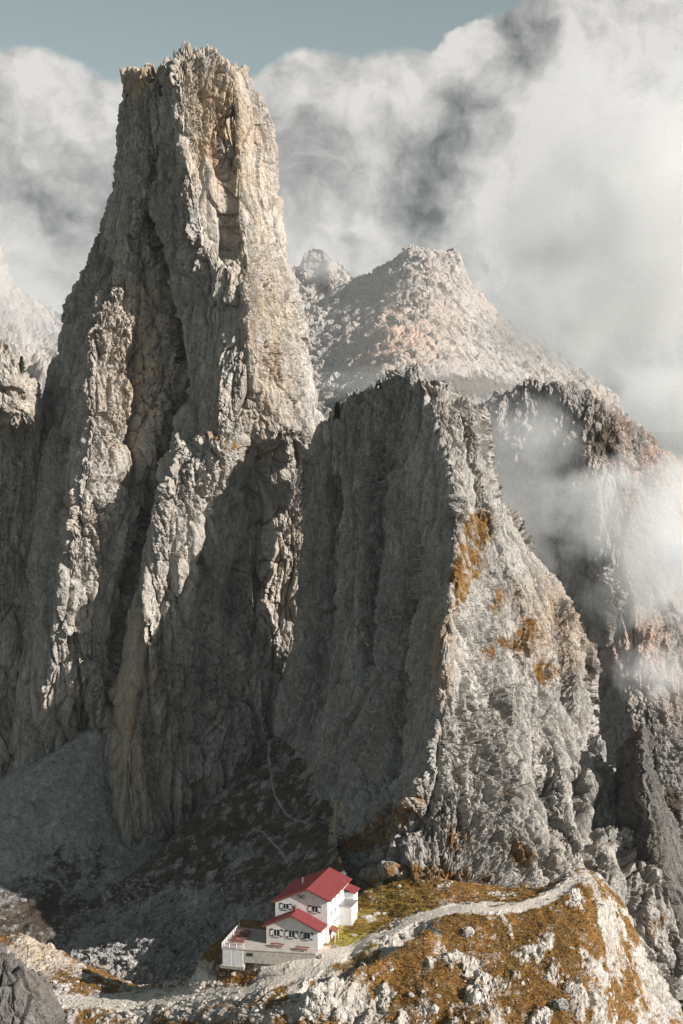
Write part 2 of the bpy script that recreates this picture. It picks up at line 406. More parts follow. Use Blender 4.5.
# ------------------------------------------------------------------ slopes in the shade behind the hut
def slope_object(name, rows, mat, step, seed, attrfn, amp=1.0, blurn=10):
    G = to_world(rows); G = resample(G, 1, step); G = resample(G, 0, step)
    P = blur(blur(G, blurn, 0), blurn, 1); N = normals(P)
    N *= np.sign(N[..., 2:3] + 1e-9)
    d = 1.6 * fbm(S3(P, 16, 16, 16), 4, seed) + .35 * fbm(S3(P, 2.5, 2.5, 2.5), 3, seed + 5)
    rk = np.clip((fbm(S3(P, 14, 20, 14), 3, seed + 9) + .05) * 3, 0, 1)
    px, py = px_of(P)
    rk = attrfn['rock'](px, py, rk, P)
    d += rk * (1.3 * facet(S3(P, 5, 5, 5), seed + 1, 1, .4) + .8 * facet(S3(P, 2.2, 2.2, 2.5), seed + 2, 1, .4) + .45 * facet(S3(P, 1, 1, 1), seed + 3, 1, .3))
    d += .12 * facet(S3(P, .8, .8, .8), seed + 4)
    P = P + N * (d * amp)[..., None]
    at = attrfn['at'](px, py, rk, P, normals(blur(blur(P, 2, 0), 2, 1)))
    for q in ('veg', 'path', 'warm', 'green', 'dull'): at.setdefault(q, np.zeros(P.shape[:2]))
    return grid_object(name, P, [mat], at), P

G1 = [
 [(-70,800,520),(0,778,517),(55,742,516),(95,705,518),(120,740,520),(170,830,520)],
 [(-70,828,494),(0,792,496),(55,754,497),(100,716,502),(125,760,504),(170,840,502)],
 [(-70,880,470),(0,862,475),(55,825,482),(100,802,488),(130,830,489),(175,850,489)],
 [(-70,920,450),(0,905,456),(55,890,462),(100,880,468),(135,880,470),(180,880,470)],
 [(-70,965,428),(0,960,432),(55,955,436),(100,950,438),(140,945,440),(190,940,440)],
 [(-70,1080,400),(0,1080,405),(55,1080,410),(100,1080,410),(140,1080,410),(190,1080,410)]]
def g1_rock(px, py, rk, P):
    return np.clip(rk * .15 + blob(px, py, 85, 850, 22, 25) * .25, 0, 1)
def g1_at(px, py, rk, P, N):
    v = blob(px, py, 70, 875, 60, 42, -25) * .42 + blob(px, py, 20, 930, 90, 45) * .5
    v = v - np.clip(1.5 - seg_dist(px, py, [(22, 850), (40, 872), (58, 880), (68, 895)]) / (.8 + .5 * vnoise(S3(P, 3, 3, 3), 5)), 0, 1) * 1.5 - np.clip(1.4 - seg_dist(px, py, [(82, 850), (84, 878), (60, 905)]) / 1.8, 0, 1)
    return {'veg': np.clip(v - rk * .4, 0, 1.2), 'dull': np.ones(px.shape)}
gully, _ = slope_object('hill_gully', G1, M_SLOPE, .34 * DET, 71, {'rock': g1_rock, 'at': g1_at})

G2 = [
 [(40,975,470),(100,930,478),(150,890,486),(200,840,494),(240,800,500),(270,765,508),(315,770,502)],
 [(40,945,448),(100,893,456),(150,852,463),(200,803,472),(240,765,482),(270,728,492),(315,735,486)],
 [(40,955,440),(112,912,446),(162,882,450),(212,850,454),(250,826,455),(285,812,454),(330,812,442)],
 [(40,972,426),(112,945,430),(162,928,431),(215,912,430),(258,890,424),(298,868,416),(340,852,402)],
 [(30,1000,405),(110,985,406),(160,972,406),(220,958,400),(268,935,390),(305,912,378),(352,886,382)],
 [(30,1100,380),(110,1100,384),(160,1100,386),(220,1100,382),(268,1100,378),(305,1100,370),(352,1100,375)]]
def g2_rock(px, py, rk, P):
    r = rk * np.clip((py - 885 + (px - 180) * .25) / 40, 0, 1) + blob(px, py, 170, 945, 110, 34, -10) * .6 + blob(px, py, 240, 852, 26, 12, 0) * .6
    return np.clip(r, 0, 1)
def g2_at(px, py, rk, P, N):
    v = .90 - rk * .6 + .25 * fbm(S3(P, 6, 6, 6), 3, 5)
    v = v - blob(px, py, 150, 940, 110, 45, -15) * .35
    v = v - np.clip(1.5 - seg_dist(px, py, [(250, 826), (262, 830), (272, 842), (280, 850), (286, 862)]) / (.85 + .5 * vnoise(S3(P, 3, 3, 3), 5)), 0, 1) * 1.3 - np.clip(1.5 - seg_dist(px, py, [(268, 735), (266, 755), (271, 775), (276, 798), (285, 812), (305, 822)]) / (.75 + .5 * vnoise(S3(P, 3, 3, 3), 6)), 0, 1) * 1.1
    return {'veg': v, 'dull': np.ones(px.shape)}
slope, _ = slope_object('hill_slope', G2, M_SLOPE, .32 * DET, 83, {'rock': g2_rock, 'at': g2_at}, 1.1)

# ------------------------------------------------------------------ foreground spur
G3cols = [
 (-60, (930,410),(975,390),(990,368),(1000,362),(1012,356),(1045,346),(1400,335)),
 (20,  (930,412),(975,385),(990,368),(1000,361),(1012,354),(1045,344),(1400,335)),
 (60,  (950,408),(978,384),(990,366),(1000,360),(1012,353),(1045,342),(1400,333)),
 (140, (985,404),(992,378),(998,362),(1004,354),(1014,347),(1045,338),(1400,328)),
 (220, (985,396),(968,364),(980,350),(996,340),(1010,333),(1045,325),(1400,315)),
 (268, (975,385),(958,356),(972,342),(994,331),(1008,326),(1045,319),(1400,308)),
 (295, (960,380),(950,354),(970,340),(994,329),(1008,324),(1045,316),(1400,305)),
 (325, (915,378),(942,354),(962,341),(990,327),(1004,323),(1045,314),(1400,302)),
 (352, (892,378),(930,356),(952,343),(972,332),(995,326),(1045,313),(1400,300)),
 (385, (882,378),(918,358),(935,345),(950,337),(985,327),(1045,312),(1400,300)),
 (430, (872,378),(900,362),(916,349),(926,342),(970,328),(1045,311),(1400,298)),
 (480, (885,378),(895,362),(904,352),(912,347),(962,330),(1045,310),(1400,296)),
 (540, (893,378),(893,366),(898,354),(906,350),(960,331),(1045,311),(1400,296)),
 (565, (880,380),(876,370),(884,360),(898,352),(955,332),(1045,311),(1400,296)),
 (588, (868,384),(868,374),(873,366),(882,358),(945,336),(1045,314),(1400,298)),
 (602, (876,386),(875,378),(879,370),(892,360),(955,340),(1045,317),(1400,302)),
 (622, (915,386),(900,380),(905,374),(925,364),(985,346),(1045,328),(1400,310)),
 (650, (975,380),(960,378),(965,374),(985,364),(1020,350),(1060,338),(1400,322)),
 (700, (1040,380),(1030,378),(1040,374),(1060,364),(1090,352),(1120,340),(1400,330)),
 (760, (1080,380),(1080,378),(1090,374),(1100,364),(1110,352),(1130,340),(1400,335))]
G3 = [[(c[0], c[k][0], c[k][1]) for c in G3cols] for k in range(1, 8)]
G3 = [[(x, y + 60, Y + 25) for (x, y, Y) in G3[0]]] + G3
PATH = [(292, 990), (312, 975), (335, 958), (370, 940), (408, 922), (440, 911), (480, 908), (520, 908), (548, 900), (568, 886), (584, 876)]
PATH2 = [(20, 1000), (70, 1003), (130, 1000), (190, 996), (240, 992), (285, 975), (300, 968)]
HUT_ZONE = None
def build_spur():
    G = to_world(G3); G = resample(G, 1, .23 * DET); w = [.35] + [1] * 5 + [.12]
    w = [.3, .8] + [1] * (G.shape[0] - 4) + [.1]
    G = resample(G, 0, .2 * DET, w)
    P = blur(blur(G, 8, 0), 10, 1)
    px, py = px_of(P)
    # level ground under the hut and its terrace
    X, Y = P[..., 0], P[..., 1]
    hx, hy = X - HUT_O.x, Y - HUT_O.y
    hu = hx * HU.x + hy * HU.y; hv = hx * HV.x + hy * HV.y
    du = np.maximum(np.maximum(-26 - hu, hu - 5), 0); dv = np.maximum(np.maximum(-.2 - hv, hv - 22), 0)
    m = np.clip(1 - np.hypot(du, dv) / 5.0, 0, 1); m = m * m * (3 - 2 * m)
    lvl = HUT_O.z - .15 + np.clip((-13.5 - hu) / 4, 0, 1) * -2.6 + np.clip((hv - 7) / 8, 0, 1) * np.clip((hu + 6) / 5, 0, 1) * 2.0
    P[..., 2] = P[..., 2] * (1 - m) + lvl * m
    N = normals(P); N *= np.sign(N[..., 2:3] + 1e-9)
    jx = 2.6 * fbm(S3(P, 2.2, 2.2, 2.2), 3, 133); jy = 2.6 * fbm(S3(P, 2.2, 2.2, 2.2), 3, 137)
    wv = 1 + .35 * vnoise(S3(P, 5, 5, 5), 139)
    px0, py0 = px, py; px, py = px + jx, py + jy
    pd = np.minimum(seg_dist(px, py, PATH) / 5.0 / wv, seg_dist(px, py, PATH2) / 7.0)
    pathm = np.clip(1.5 - pd, 0, 1); px, py = px0, py0
    yard = np.clip(blob(px, py, 290, 968, 40, 13, 0), 0, 1)
    flat = np.maximum(np.maximum(pathm * .8, np.clip(m * 1.2, 0, 1)), yard * .8)
    ln = [(300, 996), (340, 979), (382, 952), (420, 932)]
    gl = np.exp(-(seg_dist(px, py, ln) / 9.0) ** 2) * (1 - np.clip(pathm * 1.3, 0, 1))
    lip = np.exp(-(seg_dist(px, py, [(x + 8, y + 15) for x, y in ln]) / 8.5) ** 2)
    P[..., 2] += 3.4 * lip - 2.8 * gl
    rk = np.clip(-.12 + fbm(S3(P, 4, 9, 9), 4, 102) * 2.0, 0, 1)
    for b in ((250,1012,120,16,0,.5),(330,990,45,25,-30,.9),(395,945,50,16,-32,.9),(360,1015,60,25,0,.5),(480,1000,30,45,5,.55),(518,950,10,35,0,.6),(455,960,30,16,0,.4),(612,950,12,70,-18,.55),(575,1000,30,30,0,.3),(35,960,32,30,0,1.0),(425,1000,14,40,0,.6),(660,990,40,60,0,.8),(440,905,40,8,-12,.5),(575,1010,10,20,0,.3)):
        rk = rk + blob(px, py, *b[:5]) * b[5] * .5
    for b in ((590,890,16,20,0,.5),(630,990,22,30,0,.5),(440,985,30,20,0,.4),(540,985,45,40,0,.5),(545,925,55,18,-10,.8),(470,935,70,12,0,.7),(370,985,35,16,-30,.4),(390,900,40,20,0,.8),(270,950,40,14,0,.5)):
        rk = rk - blob(px, py, *b[:5]) * b[5] * .5
    rk = np.clip(rk, 0, 1)
    steep = np.clip((py - 925) / 50, 0, 1) * np.clip((px - 250) / 60, 0, 1)
    Q = P + np.stack([vnoise(S3(P, 3, 3, 3), 7 + i) for i in range(3)], -1) * .9
    d = 1.0 * fbm(S3(P, 9, 9, 9), 4, 105) + .25 * fbm(S3(P, 1.6, 1.6, 1.6), 3, 109)
    big = facet(S3(Q, 3.2, 3.2, 5), 111, 1, .5) * 1.5 + facet(S3(Q, 1.4, 1.4, 2.0), 112, 1, .45) * .8 + facet(S3(Q, .7, .7, .9), 113, 1, .3) * .35
    rib = ridged(S3(Q, 3.4, 14, 8), 2, 115) * 1.3
    d += rk * (big * (.34 + .3 * steep) + .35 + rib * steep * .9)
    d += .10 * facet(S3(P, .5, .5, .5), 117)
    d *= 1 - flat * .93
    P = P + N * d[..., None]
    N2 = normals(blur(blur(P, 2, 0), 2, 1)); N2 *= np.sign(N2[..., 2:3] + 1e-9)
    veg = 1.35 - rk * 1.35 + .3 * fbm(S3(P, 4, 4, 4), 3, 120) - np.clip(.55 - N2[..., 2], 0, 1) * 1.2
    veg = veg - blob(px, py, 130, 1005, 130, 22) * .12
    veg = veg * (1 - np.clip(pathm * 1.6, 0, 1))
    ins = (hu > -14) & (hu < 2) & (hv > -4) & (hv < 3)
    veg = np.where(ins, veg * .3, veg)
    veg = veg - blob(px, py, 292, 965, 26, 12, 0) * .6
    green = blob(px, py, 355, 930, 34, 26, -25) * .7 + blob(px, py, 395, 900, 40, 22) * .35
    pth = pathm * 1.0 + np.where(ins, .8, 0) + blob(px, py, 292, 965, 26, 12, 0) * .5 + blob(px, py, 130, 1002, 90, 10) * .25
    warm = blob(px, py, 35, 955, 35, 25) * .3
    veg = veg * .82
    return grid_object('hillside', P, [M_FORE], {'veg': np.clip(veg, 0, 1.1), 'path': pth, 'green': green, 'warm': warm, 'dull': np.zeros(px.shape)}), P

HA = math.radians(17)
HU = Vector((math.cos(HA), -math.sin(HA), 0)); HV = Vector((math.sin(HA), math.cos(HA), 0))
HUT_O = W(318, 949.5, 345)
spur, SP = build_spur()

# outcrop in the near left corner; its shade is put into the dark rock colour
O1 = abs_rows([
 [(-60,935,6),(-20,940,0),(6,950,-2),(26,964,0),(38,976,8)],
 [(-70,970,2),(-20,968,-5),(10,972,-6),(36,984,-2),(48,992,8)],
 [(-70,1005,2),(-20,1005,-9),(18,1008,-9),(48,1012,-3),(64,1018,8)],
 [(-70,1060,2),(-20,1060,-12),(24,1060,-12),(64,1060,-3),(88,1060,8)],
 [(-70,1200,2),(-20,1200,-12),(24,1200,-12),(64,1200,-3),(98,1200,8)]], 300)
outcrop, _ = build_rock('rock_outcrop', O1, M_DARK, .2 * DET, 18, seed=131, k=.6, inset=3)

# ------------------------------------------------------------------ far mountains
Fm = [
 [(270,262,2500),(300,266,2500),(308,247,2500),(323,247,2500),(331,274,2450),(346,283,2400),(372,270,2350),(396,256,2300),(404,247,2280),(432,246,2280),(448,250,2280),(460,250,2300),(472,285,2330),(500,315,2360),(545,345,2400),(620,395,2450)],
 [(270,285,2400),(300,285,2460),(309,283,2460),(322,285,2460),(332,292,2350),(350,300,2280),(374,294,2200),(398,286,2150),(412,282,2130),(432,282,2120),(448,284,2180),(464,290,2220),(480,310,2250),(505,335,2280),(550,362,2330),(620,410,2400)],
 [(270,330,2200),(300,330,2200),(309,328,2190),(325,328,2170),(340,330,2120),(360,332,2060),(380,330,2000),(400,328,1960),(415,326,1960),(435,326,1980),(455,330,2020),(470,335,2060),(490,345,2100),(515,360,2150),(555,385,2200),(620,430,2300)],
 [(270,380,2000),(300,382,1980),(309,384,1960),(325,386,1930),(340,386,1900),(360,384,1860),(380,382,1820),(400,380,1800),(415,380,1810),(435,382,1830),(455,384,1860),(470,388,1900),(490,394,1950),(515,402,2000),(555,420,2050),(620,460,2150)],
 [(270,430,1900)] + [(x, 430, 1800) for x in (300,309,325,340,360,380,400,415,435,455,470,490,515)] + [(555,450,1900),(620,490,2000)],
 [(270,520,1800)] + [(x, 520, 1750) for x in (300,309,325,340,360,380,400,415,435,455,470,490,515)] + [(555,520,1800),(620,540,1900)]]
Fm = [[(130, r[0][1] + dy, r[0][2] + 60)] + r for r, dy in zip(Fm, (45, 40, 25, 10, 0, 0))]
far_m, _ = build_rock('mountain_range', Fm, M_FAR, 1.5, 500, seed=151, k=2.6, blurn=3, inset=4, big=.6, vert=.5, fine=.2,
                      attrfn=lambda P, N: {'warm': blob(*px_of(P), 400, 340, 60, 45) * .5, 'dull': np.ones(P.shape[:2]), 'veg': blob(*px_of(P), 460, 386, 110, 15, 4) * .6})  # dark band along the foot: valley shade put into the colour
Fl = [
 [(-80,240,4600),(-40,262,4500),(-5,250,4500),(15,285,4500),(30,300,4500),(60,330,4500),(110,350,4600)],
 [(-80,300,4300),(-40,300,4300),(-5,300,4250),(15,318,4250),(30,330,4300),(60,350,4300),(110,370,4400)],
 [(-80,380,3900),(-40,380,3900),(-5,380,3900),(15,380,3900),(30,385,3900),(60,390,3900),(110,400,3950)],
 [(-80,480,3700)] + [(x, 480, 3700) for x in (-40,-5,15,30,60)] + [(110,480,3700)]]
far_l, _ = build_rock('mountain_slopes', Fl, M_FAR, 4.5, 700, seed=171, k=9.0, blurn=3, inset=4, vert=.6)

# misty ridge
Rm = [
 [(462,412,872),(476,400,868),(500,386,866),(530,377,862),(560,376,858),(592,384,857),(615,398,852),(645,424,856),(668,452,866),(700,490,890)],
 [(458,455,866),(476,450,862),(500,445,856),(530,440,850),(560,438,842),(592,440,832),(618,445,828),(650,460,836),(680,480,850),(715,520,880)],
 [(458,520,868),(476,520,862),(500,520,854),(530,520,848),(560,515,838),(592,510,822),(622,510,815),(655,520,826),(690,530,842),(730,560,870)],
 [(458,600,885),(480,600,876),(510,600,866),(540,600,850),(572,600,828),(602,600,806),(632,600,800),(664,600,812),(700,600,830),(745,620,860)],
 [(500,700,880),(520,700,870),(545,700,858),(570,700,836),(600,700,806),(628,700,786),(652,700,780),(680,700,790),(715,700,812),(760,710,850)],
 [(520,820,870),(540,820,860),(562,820,848),(585,820,825),(612,820,792),(640,820,770),(664,820,762),(690,820,772),(726,820,800),(775,820,840)],
 [(520,1000,860),(540,1000,850),(562,1000,838),(585,1000,815),(612,1000,780),(640,1000,755),(664,1000,748),(690,1000,760),(726,1000,790),(775,1000,830)]]
def ridge_attr(P, N):
    px, py = px_of(P)
    v = blob(px, py, 605, 440, 22, 26) * .6 + blob(px, py, 605, 605, 14, 34, -20) * .9 + blob(px, py, 672, 810, 12, 30) * .8
    return {'veg': v, 'dull': np.ones(px.shape), 'warm': blob(px, py, 650, 480, 60, 120) * .5 + blob(px, py, 640, 640, 50, 70) * .35}
ridge, _ = build_rock('mountain_ridge', Rm, M_RIDGE, .62, 120, seed=191, k=1.6, blurn=7, attrfn=ridge_attr, vert=.8, big=.9)

for o in (tower, left_rock, peak, spire, gully, slope, spur, outcrop, far_m, far_l, ridge): o['kind'] = 'structure'

# valley floor far below, one sheet to the horizon
def sheet(name, x0, x1, y0, y1, z, mat, n=60):
    xs = np.linspace(x0, x1, n); ys = np.linspace(y0, y1, n)
    X, Y = np.meshgrid(xs, ys); P = np.stack([X, Y, np.full(X.shape, float(z))], -1)
    P[..., 2] += fbm(S3(P, 500, 500, 500), 4, 3) * 12
    o = grid_object(name, P, [mat]); o['kind'] = 'structure'; return o
sheet('ground', -9000, 9000, -1500, 16000, -330, simple_mat('valley_floor', (.10, .11, .09), .95, .4, .01), 120)

HAZE = .00002
# ------------------------------------------------------------------ helpers for built things
bpy.context.view_layer.update()
from mathutils.bvhtree import BVHTree
def bvh_of(objs):
    out = []
    for o in objs:
        me = o.data; n = len(me.vertices); v = np.empty(n * 3, np.float32); me.vertices.foreach_get('co', v); v = v.reshape(-1, 3) + np.array(o.location)
        q = np.empty(len(me.polygons) * 4, np.int32); me.polygons.foreach_get('vertices', q) if False else me.loops.foreach_get('vertex_index', q)
        out.append((o, v, q.reshape(-1, 4)))
    return out
_B = {}
def hit(px, py, objs):
    """where the line of sight through a pixel meets the ground: gives the real spot a thing stands on"""
    best = None
    for o in objs:
        if o.name not in _B:
            (_, v, q), = bvh_of([o]); _B[o.name] = BVHTree.FromPolygons(v.tolist(), q.tolist())
        d = W(px, py, 1).normalized()
        r = _B[o.name].ray_cast(Vector((0, 0, 0)), d)
        if r[0] is not None and (best is None or r[3] < best[3]): best = r
    return best[0] if best else None
def drop(x, y, objs, top=400):
    best = None
    for o in objs:
        if o.name not in _B:
            (_, v, q), = bvh_of([o]); _B[o.name] = BVHTree.FromPolygons(v.tolist(), q.tolist())
        r = _B[o.name].ray_cast(Vector((x, y, top)), Vector((0, 0, -1)))
        if r[0] is not None and (best is None or r[0].z > best[0].z): best = r
    return best

def tag(o, label=None, cat=None, group=None, kind=None):
    for k, v in (('label', label), ('category', cat), ('group', group), ('kind', kind)):
        if v: o[k] = v
    return o
def empty(name, loc, rz=0):
    o = bpy.data.objects.new(name, None); COL.objects.link(o); o.location = loc; o.rotation_euler = (0, 0, rz); o.empty_display_size = .5
    return o
def link(name, bm, mat, parent=None, smooth=False):
    bmesh.ops.recalc_face_normals(bm, faces=bm.faces)
    me = bpy.data.meshes.new(name); bm.to_mesh(me); bm.free(); me.materials.append(mat)
    if smooth:
        for p in me.polygons: p.use_smooth = True
    o = bpy.data.objects.new(name, me); COL.objects.link(o); o.parent = parent
    return o
def box(bm, x0, x1, y0, y1, z0, z1, M=None):
    r = bmesh.ops.create_cube(bm, size=1)
    for v in r['verts']:
        v.co = Vector(((x0 + x1) / 2 + v.co.x * (x1 - x0), (y0 + y1) / 2 + v.co.y * (y1 - y0), (z0 + z1) / 2 + v.co.z * (z1 - z0)))
        if M: v.co = M @ v.co
def prism(bm, pts, axis, a, b):
    """polygon extruded along an axis; pts are the other two coordinates"""
    def mk(p, t): return Vector((t, p[0], p[1])) if axis == 0 else (Vector((p[0], t, p[1])) if axis == 1 else Vector((p[0], p[1], t)))
    A = [bm.verts.new(mk(p, a)) for p in pts]; B = [bm.verts.new(mk(p, b)) for p in pts]
    bm.faces.new(A); bm.faces.new(B[::-1])
    for i in range(len(pts)):
        j = (i + 1) % len(pts); bm.faces.new((A[i], A[j], B[j], B[i]))
def rod(bm, p, q, r, r2=None, n=7):
    p, q = Vector(p), Vector(q); d = q - p
    R = d.to_track_quat('Z', 'Y').to_matrix().to_4x4(); R.translation = (p + q) / 2
    bmesh.ops.create_cone(bm, cap_ends=True, segments=n, radius1=r, radius2=r if r2 is None else r2, depth=d.length, matrix=R)
def copy_thing(o, loc, rz, label, parent=None):
    c = o.copy(); COL.objects.link(c); c.location = loc; c.rotation_euler = (0, 0, rz); c['label'] = label
    for ch in list(o.children):
        d = ch.copy(); COL.objects.link(d); d.parent = c
        for g2 in list(ch.children):
            e = g2.copy(); COL.objects.link(e); e.parent = d
    return c

def plaster(name, c):
    m, nt, b = new_mat(name); g = NB(nt)
    base = g.mix(g.rng(g.noise(g.P(), .9, 5, .7), .35, .65), c, tuple(q * .86 for q in c))
    base = g.mix(g.math('MULTIPLY', g.rng(g.noise(g.P(1.6, 1.6, .22), 1, 5, .75), .52, .70), .45), base, (.46, .42, .38))
    nt.links.new(base, b.inputs['Base Color']); return m
PLASTER = plaster('white_plaster', (.80, .78, .76))
PLASTER2 = plaster('annex_plaster', (.77, .72, .67))
def roof_mat(name, c):
    m, nt, b = new_mat(name); g = NB(nt)
    base = g.mix(g.rng(g.noise(g.P(1, 1, 1), .6, 6, .75), .3, .7), c, tuple(q * .72 for q in c))
    base = g.mix(g.math('MULTIPLY', g.rng(g.noise(g.P(), 2.2, 5, .75), .58, .72), .5), base, (.24, .11, .08))
    nt.links.new(base, b.inputs['Base Color']); b.inputs['Roughness'].default_value = .55
    return m
RED = roof_mat('red_sheet_roof', (.24, .052, .056))
STONE = simple_mat('stone_masonry', (.46, .42, .37), .95, .45, 1.6)
WOODG = simple_mat('grey_planks', (.34, .29, .25), .85, .35, 1.5)
DECK = simple_mat('terrace_paving', (.46, .42, .38), .9, .3, .8)
GLASS = simple_mat('dark_glass', (.03, .035, .04), .15)
GREEN = simple_mat('dark_shutter', (.035, .055, .045), .6)
WHITE = simple_mat('white_paint', (.80, .79, .77), .5, .08)
MAROON = simple_mat('red_brown_wood', (.26, .085, .06), .7, .35, 3)
METAL = simple_mat('grey_metal', (.35, .36, .37), .4, .1, 2, .6)
CORR = simple_mat('pale_cladding', (.70, .69, .68), .7, .2, 1.2)
TAN = simple_mat('weathered_wood', (.56, .41, .26), .85, .4, 3)

hut = empty('mountain_hut', HUT_O, -HA)
tag(hut, 'white mountain hut with red roof and lower gabled annex on the sunlit saddle', 'mountain hut')

bm = bmesh.new(); prism(bm, [(-11.5, -2), (.8, -2), (.8, 9.55), (-3.9, 11.45), (-11.5, 8.2)], 1, 4.5, 20.4); wall = link('wall', bm, PLASTER, hut)
bm = bmesh.new(); prism(bm, [(-12, -2), (0, -2), (0, 4.25), (-6, 6.85), (-12, 4.2)], 1, 0, 4.49); awall = link('annex_wall', bm, PLASTER2, hut)
def roof(name, eL, ap, eR, v0, v1, th, side_mat=RED):
    r = bmesh.new(); prism(r, [eL, ap, eR, (eR[0], eR[1] - th), (ap[0], ap[1] - th), (eL[0], eL[1] - th)], 1, v0, v1)
    o = link(name, r, RED, hut)
    s = bmesh.new()      # standing seams of the metal sheets, part of the roof covering
    for A, B in ((eL, ap), (ap, eR)):
        t = v0 + .1
        while t < v1:
            prism(s, [(A[0], A[1] + .002), (B[0], B[1] + .002), (B[0], B[1] + .03), (A[0], A[1] + .03)], 1, t, t + .07); t += .75
    link('seam', s, RED, o)
    f = bmesh.new()      # fascia boards on the gable edge
    for A, B in ((eL, ap), (ap, eR)):
        prism(f, [(A[0], A[1] + .03), (B[0], B[1] + .03), (B[0], B[1] - .34), (A[0], A[1] - .34)], 1, v0 - .06, v0 - .003)
    link('fascia', f, MAROON, o)
    for E, sg in ((eL, -1), (eR, 1)):
        gt = bmesh.new(); rod(gt, (E[0] + sg * .08, v0, E[1] - .12), (E[0] + sg * .08, v1, E[1] - .12), .08); link('gutter', gt, MAROON, o)
    return o
rf = roof('roof', (-12.35, 8.12), (-3.9, 11.78), (1.45, 9.6), 3.75, 20.9, .22)
arf = roof('annex_roof', (-12.75, 4.18), (-6, 7.15), (.75, 4.18), -.75, 4.46, .2)
bm = bmesh.new(); box(bm, -6.9, -6.1, 2.6, 3.3, 6.3, 8.0); ch = link('chimney', bm, MAROON, arf)
bm = bmesh.new(); box(bm, -7.02, -5.98, 2.48, 3.42, 8.002, 8.14); link('cap', bm, METAL, ch)
bm = bmesh.new(); rod(bm, (-8, 13.3, 9.6), (-8, 13.3, 11.1), .16); ch = link('flue', bm, METAL, rf)
bm = bmesh.new(); rod(bm, (-8, 13.3, 11.102), (-8, 13.3, 11.25), .24, .05); link('cap', bm, METAL, ch)
# extensions at the back right
bm = bmesh.new(); box(bm, .802, 3.0, 17.2, 20.6, -2, 7.5); link('extension_wall', bm, PLASTER, hut)
bm = bmesh.new(); prism(bm, [(.803, 8.45), (3.5, 7.55), (3.5, 7.38), (.803, 8.28)], 1, 16.7, 21.0); link('extension_roof', bm, RED, hut)
bm = bmesh.new(); box(bm, .804, 3.9, 12.8, 17.1, -2, 5.9); bmesh.ops.bevel(bm, geom=bm.edges, offset=.06); link('side_block', bm, PLASTER, hut)
bm = bmesh.new(); box(bm, .802, 4.1, 12.6, 17.15, 5.902, 6.06); link('side_block_top', bm, METAL, hut)
# porch with door on the long side
bm = bmesh.new(); prism(bm, [(.803, 3.0), (2.4, 2.35), (2.4, 2.2), (.803, 2.85)], 1, 5.2, 8.0); pr = link('porch_roof', bm, MAROON, hut)
for v in (5.35, 7.85):
    bm = bmesh.new(); rod(bm, (2.25, v, -.6), (2.25, v, 2.28), .07); link('post', bm, WHITE, pr)
bm = bmesh.new(); box(bm, .802, .87, 6.1, 7.1, -.1, 2.05); d_ = link('door', bm, MAROON, hut)
bm = bmesh.new(); rod(bm, (.9, 6.25, .95), (.98, 6.25, .95), .04); link('handle', bm, METAL, d_)

def window(u, v, z, w, h, face, shutters=True):
    """face 'F': on a gable wall looking out of it; 'S': on the long wall"""
    if face == 'F': M = Matrix.Translation((u, v, z))
    else: M = Matrix.Translation((u, v, z)) @ Matrix.Rotation(math.radians(90), 4, 'Z')
    b = bmesh.new()
    for x0, x1, z0, z1 in ((-w/2, w/2, h/2 - .08, h/2), (-w/2, w/2, -h/2, -h/2 + .08), (-w/2, -w/2 + .08, -h/2 + .08, h/2 - .08), (w/2 - .08, w/2, -h/2 + .08, h/2 - .08), (-.035, .035, -h/2 + .08, h/2 - .08)):
        box(b, x0, x1, -.06, .02, z0, z1, M)
    o = link('window', b, WHITE, hut)
    b = bmesh.new(); box(b, -w/2 + .081, -.036, -.02, .01, -h/2 + .081, h/2 - .081, M); box(b, .036, w/2 - .081, -.02, .01, -h/2 + .081, h/2 - .081, M); link('pane', b, GLASS, o)
    b = bmesh.new(); box(b, -w/2 - .08, w/2 + .08, -.16, .02, -h/2 - .09, -h/2 - .003, M); link('sill', b, STONE, o)
    if shutters:
        sw = w * .5
        for s in (-1, 1):
            a = s * (w/2 + .03); c = s * (w/2 + .03 + sw)
            x0, x1 = min(a, c), max(a, c)
            b = bmesh.new(); box(b, x0, x1, -.075, -.012, -h/2, h/2, M); sh = link('shutter', b, GREEN, hut); sh['label'] = 'dark green shutter with a white slanted field'
            b = bmesh.new(); q = h * .5
            pts = [(x0 + .06, -h/2 + .1), (x1 - .06, -h/2 + .1 + q * .35), (x1 - .06, h/2 - .1 - q * .15), (x0 + .06, h/2 - .1 - q * .5)] if s < 0 else [(x0 + .06, -h/2 + .1 + q * .35), (x1 - .06, -h/2 + .1), (x1 - .06, h/2 - .1 - q * .5), (x0 + .06, h/2 - .1 - q * .15)]
            prism(b, pts, 1, -.085, -.078)
            for vv in b.verts: vv.co = M @ vv.co
            link('panel', b, WHITE, sh)
for u in (-9.6, -6.1, -2.55): window(u, 0, 2.75, 1.45, 1.6, 'F')
window(-9.0, 4.5, 7.25, 1.35, 1.35, 'F'); window(-2.2, 4.5, 7.25, 1.45, 1.45, 'F')
window(-5.4, 4.5, 9.75, .8, .75, 'F')
for v in (7.3, 10.2, 13.2, 16.2, 18.9): window(.8 if v < 17 else .8, v, 8.35, .75, .95, 'S')
for v in (7.3, 10.2): window(.8, v, 5.6, .75, 1.0, 'S')
for v in (9.8, 11.8): window(.8, v, 3.2, .7, .9, 'S')
window(0, 2.2, 2.7, .8, 1.0, 'S', False)
bm = bmesh.new(); box(bm, -12.06, -12.001, 1.6, 2.6, .02, 2.1); link('door', bm, GREEN, hut)

